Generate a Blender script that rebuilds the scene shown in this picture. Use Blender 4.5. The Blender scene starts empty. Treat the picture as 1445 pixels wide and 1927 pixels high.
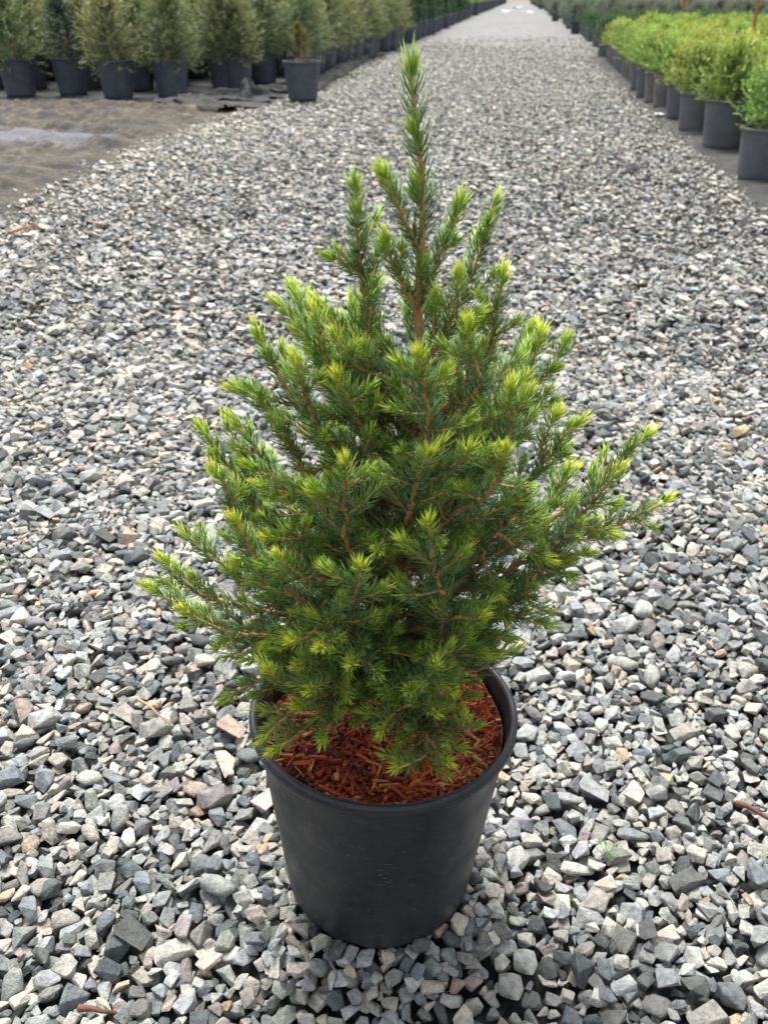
import bpy, bmesh, math, random
import numpy as np
from mathutils import Vector

R = math.radians
rng = np.random.default_rng(7)
random.seed(7)
scene = bpy.context.scene
COL = scene.collection

# ------------------------------------------------------------------ camera
F_PX, CAM_H = 1700.0, 0.737            # focal length in photo pixels, lens height in metres
CX, CY = 722.5, 963.5
PITCH = math.atan((CY + 10) / F_PX)
YAW = math.atan((970 - CX) * math.cos(PITCH) / F_PX)      # the lane runs along +Y
cam_d = bpy.data.cameras.new('camera')
cam = bpy.data.objects.new('camera', cam_d); COL.objects.link(cam)
cam.location = (0, 0, CAM_H)
cam.rotation_euler = (math.pi / 2 - PITCH, 0, YAW)
cam_d.sensor_fit = 'VERTICAL'; cam_d.sensor_height = 36.0
cam_d.lens = F_PX / 1927 * 36.0
cam_d.clip_start = 0.02; cam_d.clip_end = 1500
cam_d.dof.use_dof = True
cam_d.dof.focus_distance = 0.74
cam_d.dof.aperture_fstop = 13.0
scene.camera = cam

# ------------------------------------------------------------------ sky and sun (bright overcast)
SUN_EL, SUN_AZ = R(66), R(-25)          # azimuth from +Y towards +X
world = bpy.data.worlds.new('World'); scene.world = world; world.use_nodes = True
nt = world.node_tree; bg = nt.nodes['Background']
sky = nt.nodes.new('ShaderNodeTexSky'); sky.sky_type = 'NISHITA'; sky.sun_disc = False
sky.sun_elevation = SUN_EL; sky.sun_rotation = SUN_AZ
sky.air_density = 1.0; sky.dust_density = 3.0
hs = nt.nodes.new('ShaderNodeHueSaturation'); hs.inputs['Saturation'].default_value = 0.25
nt.links.new(sky.outputs[0], hs.inputs['Color']); nt.links.new(hs.outputs[0], bg.inputs['Color'])
bg.inputs['Strength'].default_value = 0.065
sun_d = bpy.data.lights.new('sun', 'SUN'); sun = bpy.data.objects.new('sun', sun_d); COL.objects.link(sun)
sun_d.energy = 1.5; sun_d.angle = R(22); sun_d.color = (1, .97, .92)
sd = Vector((math.sin(SUN_AZ) * math.cos(SUN_EL), math.cos(SUN_AZ) * math.cos(SUN_EL), math.sin(SUN_EL)))
sun.rotation_euler = sd.to_track_quat('Z', 'Y').to_euler()
sun.location = (0, 3, 6)
scene.view_settings.view_transform = 'Standard'; scene.view_settings.look = 'None'
scene.view_settings.gamma = 1; scene.view_settings.use_curve_mapping = False
scene.view_settings.exposure = 1.95

# ------------------------------------------------------------------ helpers: measuring
def ray(px, py):
    a = (px - CX) / F_PX; b = (CY - py) / F_PX
    y = math.cos(PITCH) + b * math.sin(PITCH); z = -math.sin(PITCH) + b * math.cos(PITCH)
    return np.array([a * math.cos(YAW) - y * math.sin(YAW), a * math.sin(YAW) + y * math.cos(YAW), z]), y
def ground(px, py, z=0.0):
    r, _ = ray(px, py); return np.array([0, 0, CAM_H]) + (z - CAM_H) / r[2] * r
def at(px, py, D):                      # the point seen there at heading distance D
    r, y = ray(px, py); return np.array([0, 0, CAM_H]) + D / y * r
def project(P):
    P = np.asarray(P, float); x, y, z = P[..., 0], P[..., 1], P[..., 2] - CAM_H
    lx = x * math.cos(YAW) + y * math.sin(YAW); ly = -x * math.sin(YAW) + y * math.cos(YAW)
    zc = ly * math.cos(PITCH) - z * math.sin(PITCH); up = ly * math.sin(PITCH) + z * math.cos(PITCH)
    zc = np.where(zc < .05, .05, zc)
    return CX + F_PX * lx / zc, CY - F_PX * up / zc, zc

# ------------------------------------------------------------------ helpers: meshes
def make_mesh(name, V, faces, attrs=None, mats=(), smooth=False, mat_index=None):
    V = np.ascontiguousarray(V, np.float32)
    me = bpy.data.meshes.new(name)
    me.vertices.add(len(V)); me.vertices.foreach_set('co', V.ravel())
    faces = [np.asarray(f, np.int32) for f in faces if len(f)]
    nl = sum(f.size for f in faces); nf = sum(len(f) for f in faces)
    me.loops.add(nl); me.polygons.add(nf)
    me.loops.foreach_set('vertex_index', np.concatenate([f.ravel() for f in faces]))
    tot = np.concatenate([np.full(len(f), f.shape[1], np.int32) for f in faces])
    st = np.concatenate([[0], np.cumsum(tot)[:-1]]).astype(np.int32)
    me.polygons.foreach_set('loop_start', st)
    if smooth: me.polygons.foreach_set('use_smooth', np.ones(nf, bool))
    else: me.polygons.foreach_set('use_smooth', np.zeros(nf, bool))
    for k, v in (attrs or {}).items():
        a = me.attributes.new(k, 'FLOAT', 'POINT'); a.data.foreach_set('value', np.ascontiguousarray(v, np.float32))
    for m in mats: me.materials.append(m)
    if mat_index is not None: me.polygons.foreach_set('material_index', np.asarray(mat_index, np.int32))
    me.update(calc_edges=True); me.validate()
    return me
def obj(name, me, parent=None, **props):
    o = bpy.data.objects.new(name, me); COL.objects.link(o)
    if parent is not None: o.parent = parent
    for k, v in props.items(): o[k] = v
    return o
def empty(name, loc, rotz=0, **props):
    o = bpy.data.objects.new(name, None); COL.objects.link(o); o.empty_display_size = .05
    o.location = loc; o.rotation_euler = (0, 0, rotz)
    for k, v in props.items(): o[k] = v
    return o
class Acc:                               # collects pieces into one mesh
    def __init__(s): s.V = []; s.F = {}; s.A = {}; s.n = 0
    def add(s, V, faces, **attrs):
        V = np.asarray(V, float).reshape(-1, 3)
        for f in faces:
            f = np.asarray(f, int)
            if len(f): s.F.setdefault(f.shape[1], []).append(f + s.n)
        for k, v in attrs.items(): s.A.setdefault(k, []).append(np.broadcast_to(v, (len(V),)))
        s.V.append(V); s.n += len(V)
    def mesh(s, name, mats, smooth=False):
        return make_mesh(name, np.concatenate(s.V), [np.concatenate(f) for f in s.F.values()],
                         {k: np.concatenate(v) for k, v in s.A.items()}, mats, smooth)
def frames(P):
    T = np.gradient(P, axis=0); T /= np.linalg.norm(T, axis=1, keepdims=True) + 1e-9
    ref = np.where(np.abs(T[:, 2:3]) > .9, np.array([[1., 0, 0]]), np.array([[0, 0, 1.]]))
    N = np.cross(T, ref); N /= np.linalg.norm(N, axis=1, keepdims=True) + 1e-9
    return T, N, np.cross(T, N)
def tube(acc, P, rad, sides=6, **attrs):
    P = np.asarray(P, float); n = len(P); T, N, B = frames(P)
    a = np.arange(sides) * 2 * np.pi / sides
    rad = np.broadcast_to(rad, (n,))
    V = P[:, None] + rad[:, None, None] * (np.cos(a)[None, :, None] * N[:, None] + np.sin(a)[None, :, None] * B[:, None])
    V = np.concatenate([V.reshape(-1, 3), P[-1:] + T[-1:] * rad[-1]])
    i = np.arange(n - 1)[:, None] * sides; j = np.arange(sides)[None]; k = (j + 1) % sides
    Q = np.stack([i + j, i + k, i + sides + k, i + sides + j], -1).reshape(-1, 4)
    e = (n - 1) * sides
    tip = np.stack([e + np.arange(sides), e + (np.arange(sides) + 1) % sides, np.full(sides, n * sides)], -1)
    acc.add(V, [Q, tip], **attrs)
def resample(P, step):
    P = np.asarray(P, float)
    if len(P) > 2:                       # Catmull-Rom
        E = np.concatenate([2 * P[:1] - P[1:2], P, 2 * P[-1:] - P[-2:-1]]); out = []
        for i in range(1, len(E) - 2):
            t = np.linspace(0, 1, 8, endpoint=False)[:, None]; a, b, c, d = E[i - 1:i + 3]
            out.append(.5 * (2 * b + (c - a) * t + (2 * a - 5 * b + 4 * c - d) * t ** 2 + (3 * b - a - 3 * c + d) * t ** 3))
        P = np.concatenate(out + [P[-1:]])
    s = np.concatenate([[0], np.cumsum(np.linalg.norm(np.diff(P, axis=0), axis=1))])
    n = max(3, int(s[-1] / step) + 1); q = np.linspace(0, s[-1], n)
    return np.stack([np.interp(q, s, P[:, k]) for k in range(3)], 1), s[-1]

# ------------------------------------------------------------------ helpers: materials
def mat(name):
    m = bpy.data.materials.new(name); m.use_nodes = True
    return m, m.node_tree, m.node_tree.nodes['Principled BSDF']
def node(t, kind, **kw):
    n = t.nodes.new('ShaderNode' + kind)
    for k, v in kw.items():
        if k in n.inputs: n.inputs[k].default_value = v
        else: setattr(n, k, v)
    return n
def ramp(t, fac, stops, interp='LINEAR'):
    n = t.nodes.new('ShaderNodeValToRGB'); cr = n.color_ramp; cr.interpolation = interp
    while len(cr.elements) > 1: cr.elements.remove(cr.elements[-1])
    for i, (p, c) in enumerate(stops):
        e = cr.elements[0] if i == 0 else cr.elements.new(p)
        e.position = p; e.color = (*c, 1) if len(c) == 3 else c
    t.links.new(fac, n.inputs[0]); return n.outputs[0]
def mix(t, fac, a, b, mode='MIX'):
    n = t.nodes.new('ShaderNodeMix'); n.data_type = 'RGBA'; n.blend_type = mode
    for s, v in ((0, fac), (6, a), (7, b)):
        if hasattr(v, 'links'): t.links.new(v, n.inputs[s])
        else: n.inputs[s].default_value = v if s == 0 else (*v, 1) if len(v) == 3 else v
    return n.outputs[2]
def attr(t, name): 
    n = t.nodes.new('ShaderNodeAttribute'); n.attribute_name = name; return n.outputs['Fac']
def noise(t, scale, detail=4, rough=.55, vec=None, kind='Object'):
    n = node(t, 'TexNoise', Scale=scale, Detail=detail, Roughness=rough)
    if vec is None: vec = node(t, 'TexCoord').outputs[kind]
    t.links.new(vec, n.inputs['Vector']); return n.outputs['Fac']
def mapping(t, scale, kind='Object'):
    n = node(t, 'Mapping'); n.inputs['Scale'].default_value = scale
    t.links.new(node(t, 'TexCoord').outputs[kind], n.inputs['Vector']); return n.outputs[0]
def bump(t, b, h, strength, dist):
    n = node(t, 'Bump', Strength=strength, Distance=dist); t.links.new(h, n.inputs['Height'])
    t.links.new(n.outputs[0], b.inputs['Normal']); return n
def maths(t, op, a, b):
    n = t.nodes.new('ShaderNodeMath'); n.operation = op
    for i, v in enumerate((a, b)):
        if hasattr(v, 'links'): t.links.new(v, n.inputs[i])
        else: n.inputs[i].default_value = v
    return n.outputs[0]

STONE_STOPS = [(0, (.055, .062, .064)), (.12, (.095, .107, .110)), (.26, (.165, .175, .180)), (.40, (.235, .240, .238)), (.52, (.310, .308, .295)),
               (.64, (.388, .384, .366)), (.75, (.460, .452, .425)), (.83, (.50, .472, .412)), (.88, (.30, .225, .20)), (.92, (.21, .205, .23)), (.96, (.47, .33, .21)), (1, (.60, .58, .52))]
def stone_material():
    m, t, b = mat('crushed_stone')
    base = ramp(t, attr(t, 'tint'), STONE_STOPS)
    fr = maths(t, 'FRACT', maths(t, 'MULTIPLY', attr(t, 'tint'), 173.0), 0.0)
    base = mix(t, .5, base, ramp(t, fr, [(0, (.84, .98, 1.16)), (.35, (.95, 1.0, 1.02)), (.5, (.92, 1.04, .96)), (.7, (1.06, 1.0, .90)), (1, (1.16, .98, .84))]), 'MULTIPLY')
    n1 = noise(t, 130, 5, .6); n2 = noise(t, 900, 3, .7)
    c = mix(t, .85, base, ramp(t, n1, [(.28, (.42, .44, .46)), (.5, (1, 1, .99)), (.70, (1.5, 1.44, 1.32))]), 'MULTIPLY')
    c = mix(t, .8, c, ramp(t, n2, [(.3, (.5, .5, .5)), (.5, (1, 1, 1)), (.70, (1.45, 1.45, 1.4))]), 'MULTIPLY')
    t.links.new(c, b.inputs['Base Color'])
    b.inputs['Roughness'].default_value = .62; b.inputs['Specular IOR Level'].default_value = .45
    n3 = noise(t, 260, 6, .65); bump(t, b, n3, .9, .0030)
    return m
M_STONE = stone_material()

# far gravel sheet: stones too small to tell apart
def gravel_sheet_material():
    m, t, b = mat('gravel_sheet')
    tc = node(t, 'TexCoord').outputs['Object']
    v = node(t, 'TexVoronoi', Scale=42.0); t.links.new(tc, v.inputs['Vector'])
    sep = node(t, 'SeparateColor'); t.links.new(v.outputs['Color'], sep.inputs[0])
    base = ramp(t, sep.outputs[0], STONE_STOPS)
    edge = ramp(t, v.outputs['Distance'], [(.30, (1, 1, 1)), (.7, (.22, .23, .24))])
    c = mix(t, 1.0, mix(t, 1.0, base, (.84, .85, .86), 'MULTIPLY'), edge, 'MULTIPLY')
    big = noise(t, 1.1, 4, .6, mapping(t, (1, .25, 1)))
    c = mix(t, .5, c, ramp(t, big, [(.3, (.75, .75, .76)), (.7, (1.2, 1.19, 1.16))]), 'MULTIPLY')
    fines = ramp(t, noise(t, 260, 6, .8), [(.35, (.004, .005, .005)), (.7, (.024, .026, .026))])
    c = mix(t, attr(t, 'stony'), fines, c)
    t.links.new(c, b.inputs['Base Color']); b.inputs['Roughness'].default_value = .6
    inv = maths(t, 'SUBTRACT', 1.0, v.outputs['Distance']); bump(t, b, inv, .8, .012)
    return m
M_SHEET = gravel_sheet_material()

def soil_material(name, stops, scale, rough=.9, bscale=60, bdist=.01, bstr=.6):
    m, t, b = mat(name)
    c = ramp(t, noise(t, scale, 8, .65), stops); t.links.new(c, b.inputs['Base Color'])
    b.inputs['Roughness'].default_value = rough
    bump(t, b, noise(t, bscale, 5, .6), bstr, bdist)
    return m
M_SOIL = soil_material('bare_soil', [(.3, (.10, .085, .065)), (.5, (.17, .15, .12)), (.7, (.24, .22, .18))], 3.0)

def fabric_material():
    m, t, b = mat('weed_fabric')
    dark = ramp(t, noise(t, 9, 5), [(.3, (.018, .020, .024)), (.7, (.048, .051, .058))])
    dust = ramp(t, noise(t, 5, 9, .75, mapping(t, (1, 1.8, 1))), [(.36, (0, 0, 0)), (.56, (1, 1, 1))])
    dirt = ramp(t, noise(t, 14, 10, .75, mapping(t, (1, 1.8, 1))), [(.36, (.035, .029, .020)), (.5, (.095, .080, .056)), (.64, (.18, .158, .115))])
    wet = ramp(t, maths(t, 'ADD', noise(t, 3.0, 7, .65, mapping(t, (.6, 1.3, 1))), maths(t, 'SUBTRACT', attr(t, 'damp'), .5)), [(.48, (0, 0, 0)), (.62, (1, 1, 1))])
    c = mix(t, maths(t, 'MULTIPLY', dust, attr(t, 'dirty')), dark, dirt)
    c = mix(t, maths(t, 'MULTIPLY', wet, maths(t, 'MULTIPLY', attr(t, 'dirty'), .8)), c, (.085, .09, .115))
    t.links.new(c, b.inputs['Base Color'])
    t.links.new(ramp(t, wet, [(0, (.9,) * 3), (1, (.55,) * 3)]), b.inputs['Roughness'])
    bump(t, b, noise(t, 30, 6, .7), .8, .02)
    return m
M_FABRIC = fabric_material()

def plastic_material(name, dark, light, dust, rough):
    m, t, b = mat(name)
    c = ramp(t, noise(t, 14, 6, .6), [(.3, dark), (.75, light)])
    # scuffs and splashed dust
    sc = ramp(t, noise(t, 60, 5, .8, mapping(t, (1, 1, 4))), [(.56, (0, 0, 0)), (.76, (1, 1, 1))])
    c = mix(t, maths(t, 'MULTIPLY', sc, .30), c, dust)
    dr = ramp(t, noise(t, 9, 6, .7, mapping(t, (1, 1, .45))), [(.46, (0, 0, 0)), (.72, (1, 1, 1))])
    c = mix(t, maths(t, 'MULTIPLY', dr, .13), c, dust)
    sp = ramp(t, noise(t, 420, 2, .5), [(.68, (0, 0, 0)), (.74, (1, 1, 1))])
    c = mix(t, maths(t, 'MULTIPLY', sp, .6), c, dust)
    t.links.new(c, b.inputs['Base Color'])
    t.links.new(ramp(t, noise(t, 30, 5, .6), [(.3, (rough - .1,) * 3), (.7, (rough + .12,) * 3)]), b.inputs['Roughness'])
    bump(t, b, noise(t, 45, 5, .6, mapping(t, (1, 1, .3))), .25, .002)
    return m
M_POT = plastic_material('black_pot_plastic', (.009, .011, .016), (.018, .021, .029), (.16, .16, .15), .42)
M_POT_OLD = plastic_material('weathered_pot_plastic', (.042, .052, .072), (.080, .094, .122), (.20, .17, .13), .6)
M_POT_MID = plastic_material('sunfaded_pot_plastic', (.070, .080, .094), (.125, .136, .152), (.24, .20, .16), .62)
M_POT_GREY = plastic_material('faded_pot_plastic', (.09, .088, .085), (.17, .16, .148), (.30, .25, .2), .7)

def needle_material():
    m, t, b = mat('spruce_needles')
    age = attr(t, 'age'); rnd = attr(t, 'rnd')
    old = ramp(t, rnd, [(0, (.034, .095, .058)), (.5, (.092, .195, .098)), (1, (.22, .35, .15))])
    c = mix(t, ramp(t, age, [(0, (0, 0, 0)), (.45, (1, 1, 1))]), old, (.30, .46, .06))
    c = mix(t, ramp(t, age, [(.45, (0, 0, 0)), (1, (1, 1, 1))]), c, (.72, .80, .07))
    t.links.new(c, b.inputs['Base Color']); b.inputs['Roughness'].default_value = .42
    b.inputs['Specular IOR Level'].default_value = .4
    tr = node(t, 'BsdfTranslucent'); t.links.new(c, tr.inputs['Color'])
    mx = node(t, 'MixShader'); mx.inputs[0].default_value = .16
    t.links.new(b.outputs[0], mx.inputs[1]); t.links.new(tr.outputs[0], mx.inputs[2])
    t.links.new(mx.outputs[0], t.nodes['Material Output'].inputs['Surface'])
    return m
M_NEEDLE = needle_material()

def bark_material():
    m, t, b = mat('spruce_bark')
    a = attr(t, 'age')
    young = ramp(t, noise(t, 300, 4), [(.3, (.40, .19, .07)), (.7, (.64, .39, .18))])
    old = ramp(t, noise(t, 220, 5, .65, mapping(t, (1, 1, .35))), [(.3, (.13, .075, .045)), (.55, (.27, .175, .11)), (.75, (.38, .29, .21))])
    fresh = ramp(t, a, [(.62, (0, 0, 0)), (1, (1, 1, 1))])
    c = mix(t, ramp(t, a, [(0, (1, 1, 1)), (.35, (0, 0, 0))]), young, old)
    c = mix(t, fresh, c, (.52, .46, .12))
    t.links.new(c, b.inputs['Base Color']); b.inputs['Roughness'].default_value = .75
    bump(t, b, noise(t, 600, 3, .6), .7, .0012)
    return m
M_BARK = bark_material()

def chip_material():
    m, t, b = mat('dyed_wood_chips')
    c = ramp(t, attr(t, 'tint'), [(0, (.04, .010, .007)), (.25, (.13, .018, .006)), (.5, (.34, .050, .009)), (.75, (.52, .11, .018)), (.88, (.55, .19, .05)), (1, (.56, .33, .16))])
    c = mix(t, .6, c, ramp(t, noise(t, 350, 4, .6, mapping(t, (1, 1, 1))), [(.3, (.5, .45, .45)), (.7, (1.25, 1.2, 1.15))]), 'MULTIPLY')
    t.links.new(c, b.inputs['Base Color']); b.inputs['Roughness'].default_value = .7
    bump(t, b, noise(t, 500, 4), .5, .001)
    return m
M_CHIP = chip_material()

def foliage_material(name, dark, midc, tipc, vary=.12):
    m, t, b = mat(name)
    c = mix(t, ramp(t, attr(t, 'age'), [(0, (0, 0, 0)), (.55, (1, 1, 1))]), dark, midc)
    c = mix(t, ramp(t, attr(t, 'age'), [(.55, (0, 0, 0)), (1, (1, 1, 1))]), c, tipc)
    oi = node(t, 'ObjectInfo'); h = node(t, 'HueSaturation'); t.links.new(c, h.inputs['Color'])
    t.links.new(ramp(t, oi.outputs['Random'], [(0, (.5 - vary * .25,) * 3), (1, (.5 + vary * .25,) * 3)]), h.inputs['Hue'])
    t.links.new(ramp(t, oi.outputs['Random'], [(0, (1 + vary,) * 3), (.5, (1 - vary,) * 3), (1, (1 + vary,) * 3)]), h.inputs['Value'])
    t.links.new(h.outputs[0], b.inputs['Base Color']); b.inputs['Roughness'].default_value = .55
    tr = node(t, 'BsdfTranslucent'); t.links.new(h.outputs[0], tr.inputs['Color'])
    mx = node(t, 'MixShader'); mx.inputs[0].default_value = .25
    t.links.new(b.outputs[0], mx.inputs[1]); t.links.new(tr.outputs[0], mx.inputs[2])
    t.links.new(mx.outputs[0], t.nodes['Material Output'].inputs['Surface'])
    return m
M_OLIVE = foliage_material('olive_foliage', (.10, .14, .07), (.23, .27, .11), (.42, .43, .19))
M_BLUE = foliage_material('blue_green_foliage', (.03, .065, .052), (.065, .11, .078), (.11, .16, .10), .05)
M_LIME = foliage_material('lime_foliage', (.13, .20, .055), (.34, .45, .095), (.66, .74, .19))
M_DEEP = foliage_material('deep_green_foliage', (.035, .08, .04), (.08, .15, .065), (.14, .22, .09))
M_GREY = foliage_material('grey_green_foliage', (.09, .12, .09), (.19, .22, .155), (.33, .35, .26))
M_TAN = foliage_material('yellowing_foliage', (.09, .09, .04), (.20, .18, .06), (.36, .27, .09))
def plain(name, col, rough=.7, n=0):
    m, t, b = mat(name)
    c = ramp(t, noise(t, 40, 5, .6), [(.3, tuple(x * .7 for x in col)), (.7, tuple(min(1, x * 1.2) for x in col))])
    t.links.new(c, b.inputs['Base Color']); b.inputs['Roughness'].default_value = rough
    bump(t, b, noise(t, 200, 4), .4, .001)
    return m
M_STAKE = plain('orange_stained_wood', (.42, .17, .05))
M_STICK = plain('dry_wood', (.36, .25, .15))
M_REDBARK = plain('red_brown_bark', (.14, .055, .03))
M_WHITE = plain('plain_white', (.75, .75, .73), .5)
M_DUST = plain('dry_dust', (.13, .125, .115), .9)
M_SPROUT = plain('sprout_green', (.12, .28, .05), .5)

# ------------------------------------------------------------------ ground and lane
def grid_sheet(x0, x1, y0, y1, nx, ny, zf, ys=None):
    xs = np.linspace(x0, x1, nx); ys = np.linspace(y0, y1, ny) if ys is None else ys; ny = len(ys)
    X, Y = np.meshgrid(xs, ys); V = np.stack([X, Y, zf(X, Y)], -1).reshape(-1, 3)
    i = (np.arange(ny - 1)[:, None] * nx + np.arange(nx - 1)[None]).ravel()
    return V, np.stack([i, i + 1, i + nx + 1, i + nx], -1)
def wav(X, Y, seed, f, n=6):             # smooth value noise from sines
    r = np.random.default_rng(seed); out = 0
    for k in range(n):
        a = r.uniform(0, 2 * np.pi); q = f * (1.55 ** k); out = out + np.sin((X * np.cos(a) + Y * np.sin(a)) * q + r.uniform(0, 7)) / (1.4 ** k)
    return out / 2.5
V, Fq = grid_sheet(-400, 400, -40, 760, 9, 9, lambda X, Y: 0 * X - .05)
obj('ground', make_mesh('ground', V, [Fq], mats=[M_SOIL]), kind='structure')
STONE_END = 15.0
def lane_z(X, Y): return np.interp(Y, [-5, 6, 14, 22], [-.030, -.026, -.012, .004]) + .006 * wav(X, Y, 3, 1.3) * (Y > 3)
ysl = np.concatenate([np.arange(-2, 24, .25), np.arange(24, 120, 3)])
V, Fq = grid_sheet(-2.25, 1.75, 0, 0, 18, 0, lane_z, ysl)
V[:, 2] -= .004 * (V[:, 1] < 2.5)
V[:, 0] += np.where(V[:, 0] < -1.2, .07 * np.sin(V[:, 1] * .9) + .05 * np.sin(V[:, 1] * 2.3), 0)
LANE = obj('gravel_path', make_mesh('gravel_path', V, [Fq], {'stony': np.clip((V[:, 1] - 6) / 4, 0, 1)}, mats=[M_SHEET], smooth=True), kind='structure')

# ------------------------------------------------------------------ stones
POT_D = .582                              # heading distance of the potted tree
POT_RIM_R, POT_BASE_R, POT_H = .1125, .083, .222
POT_XY = at(717, 1300, POT_D)[:2]
POT_XY = np.array([-POT_D * math.sin(YAW) - .005 * math.cos(YAW), POT_D * math.cos(YAW) - .005 * math.sin(YAW)])

def tri_of(bm):
    bmesh.ops.triangulate(bm, faces=bm.faces[:]); bm.verts.index_update()
    return np.array([v.co[:] for v in bm.verts]), np.array([[v.index for v in f.verts] for f in bm.faces])
def stone_proto(size, npts, hi):
    asp = np.array([1, rng.uniform(.58, .92), rng.uniform(.32, .62)])
    if rng.random() < .12: asp = np.array([1, rng.uniform(.35, .5), rng.uniform(.3, .45)])
    rounded = rng.random() < .08
    p = rng.normal(size=(npts * (3 if rounded else 1), 3)); p /= np.linalg.norm(p, axis=1, keepdims=True)
    if not rounded:
        p = np.sign(p) * np.abs(p) ** rng.uniform(.40, .80); p *= rng.uniform(.72, 1.08, (len(p), 1))
        p /= np.abs(p).max()
    p = p * asp * size / 2
    a = rng.uniform(0, 2 * np.pi); tx, ty = rng.normal(0, .30, 2)
    Rz = np.array([[math.cos(a), -math.sin(a), 0], [math.sin(a), math.cos(a), 0], [0, 0, 1]])
    Rx = np.array([[1, 0, 0], [0, math.cos(tx), -math.sin(tx)], [0, math.sin(tx), math.cos(tx)]])
    Ry = np.array([[math.cos(ty), 0, math.sin(ty)], [0, 1, 0], [-math.sin(ty), 0, math.cos(ty)]])
    p = p @ (Rx @ Ry @ Rz).T
    bm = bmesh.new(); vs = [bm.verts.new(q) for q in p]
    r = bmesh.ops.convex_hull(bm, input=vs); 
    bmesh.ops.delete(bm, geom=[v for v in bm.verts if not v.link_faces], context='VERTS')
    bm.normal_update()
    planes = np.array([[*f.normal, f.normal.dot(f.verts[0].co)] for f in bm.faces])
    out = {'planes': planes, 'size': size, 'rounded': rounded}
    b2 = bm.copy(); out['lo'] = tri_of(b2); b2.free()
    if hi and rounded: out['hi'] = out['lo']
    elif hi:
        bmesh.ops.dissolve_limit(bm, angle_limit=R(14), verts=bm.verts[:], edges=bm.edges[:])
        bmesh.ops.bevel(bm, geom=bm.edges[:], offset=size * rng.uniform(.012, .034), segments=1, affect='EDGES', profile=.6)
        out['hi'] = tri_of(bm)
    bm.free(); return out
G = .0025
def rasters(pr):
    pl = pr['planes']; V = pr['lo'][0]; h = int(np.ceil(np.abs(V[:, :2]).max() / G)) + 1
    g = np.arange(-h, h + 1) * G; X, Y = np.meshgrid(g, g)
    up = pl[pl[:, 2] > .02]; dn = pl[pl[:, 2] < -.02]; sd_ = pl[np.abs(pl[:, 2]) <= .02]
    top = ((up[:, 3, None, None] - up[:, 0, None, None] * X - up[:, 1, None, None] * Y) / up[:, 2, None, None]).min(0)
    bot = ((dn[:, 3, None, None] - dn[:, 0, None, None] * X - dn[:, 1, None, None] * Y) / dn[:, 2, None, None]).max(0)
    ok = top > bot
    for q in sd_: ok &= q[0] * X + q[1] * Y <= q[3]
    if not ok.any(): ok[h, h] = True; top[h, h] = V[:, 2].max(); bot[h, h] = V[:, 2].min()
    iy, ix = np.nonzero(ok); return iy - h, ix - h, top[ok], bot[ok]
NP = 260
sizes = np.clip(np.exp(rng.normal(math.log(.0228), .29, NP)), .010, .044)
sizes[:6] = [.046, .044, .048, .042, .040, .043]
protos = [stone_proto(s, int(rng.integers(9, 15)), True) for s in sizes]
far_protos = [stone_proto(s, 8, False) for s in np.clip(sizes * 1.08, .017, .05)[:90]]
rast = [rasters(p) for p in protos]
ZX0, ZX1, ZY0, ZY1 = -1.42, .92, .14, 2.2
nx, ny = int((ZX1 - ZX0) / G), int((ZY1 - ZY0) / G)
gx = ZX0 + (np.arange(nx) + .5) * G; gy = ZY0 + (np.arange(ny) + .5) * G
GX, GY = np.meshgrid(gx, gy)
hgt = (-.027 + .004 * wav(GX, GY, 5, 9, 4)).astype(np.float64)
pot_mask = np.hypot(GX - POT_XY[0], GY - POT_XY[1]) < POT_BASE_R - .006
hgt -= .010 * np.exp(-((np.hypot(GX - POT_XY[0], GY - POT_XY[1]) - .09) / .035) ** 2)
hgt[pot_mask] = 5.0
def in_view(X, Y, m=.10):
    lx = X * math.cos(YAW) + Y * math.sin(YAW); ly = -X * math.sin(YAW) + Y * math.cos(YAW)
    zc = ly * math.cos(PITCH) + CAM_H * math.sin(PITCH)
    return np.abs(lx) < zc * CX / F_PX + m
drops = []
def drop_all(count, pick, K, spread, ring=False):
    xs = rng.uniform(ZX0 + .05, ZX1 - .05, count * 3); ys = rng.uniform(ZY0 + .05, ZY1 - .05, count * 3)
    k = in_view(xs, ys) & (np.hypot(xs - POT_XY[0], ys - POT_XY[1]) > POT_BASE_R - .01)
    xs, ys = xs[k][:count], ys[k][:count]
    if ring:
        a = rng.uniform(0, 2 * np.pi, count); r = rng.uniform(POT_BASE_R - .004, POT_BASE_R + .035, count); xs = POT_XY[0] + r * np.cos(a); ys = POT_XY[1] + r * np.sin(a)
    pid = rng.choice(NP, len(xs), p=pick)
    dx = rng.uniform(-spread, spread, (len(xs), K)); dy = rng.uniform(-spread, spread, (len(xs), K))
    for n in range(len(xs)):
        iy, ix, top, bot = rast[pid[n]]
        cx = ((xs[n] + dx[n] - ZX0) / G).astype(int); cy = ((ys[n] + dy[n] - ZY0) / G).astype(int)
        np.clip(cx, 22, nx - 23, out=cx); np.clip(cy, 22, ny - 23, out=cy)
        hh = hgt[cy[:, None] + iy, cx[:, None] + ix] - bot
        z = hh.max(1); zs = z + .25 * (z - hh.mean(1)); j = int(zs.argmin())
        if z[j] > .015: continue
        zz = z[j] - .14 * (top.max() - bot.min())
        sl = (cy[j] + iy, cx[j] + ix); hgt[sl] = np.maximum(hgt[sl], zz + top)
        drops.append((pid[n], ZX0 + (cx[j] + .5) * G, ZY0 + (cy[j] + .5) * G, zz))
area = in_view(GX, GY).mean() * (ZX1 - ZX0) * (ZY1 - ZY0)
w = 1 / sizes ** .3; drop_all(int(area * 2600), w / w.sum(), 8, .016)
w = sizes ** .3; drop_all(int(area * 1700), w / w.sum(), 14, .020)
w = (sizes < .0165) / 1.0; drop_all(int(area * 1100), w / w.sum(), 20, .022)
w = (sizes < .022) / 1.0; drop_all(int(area * 900), w / w.sum(), 30, .028)
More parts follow.
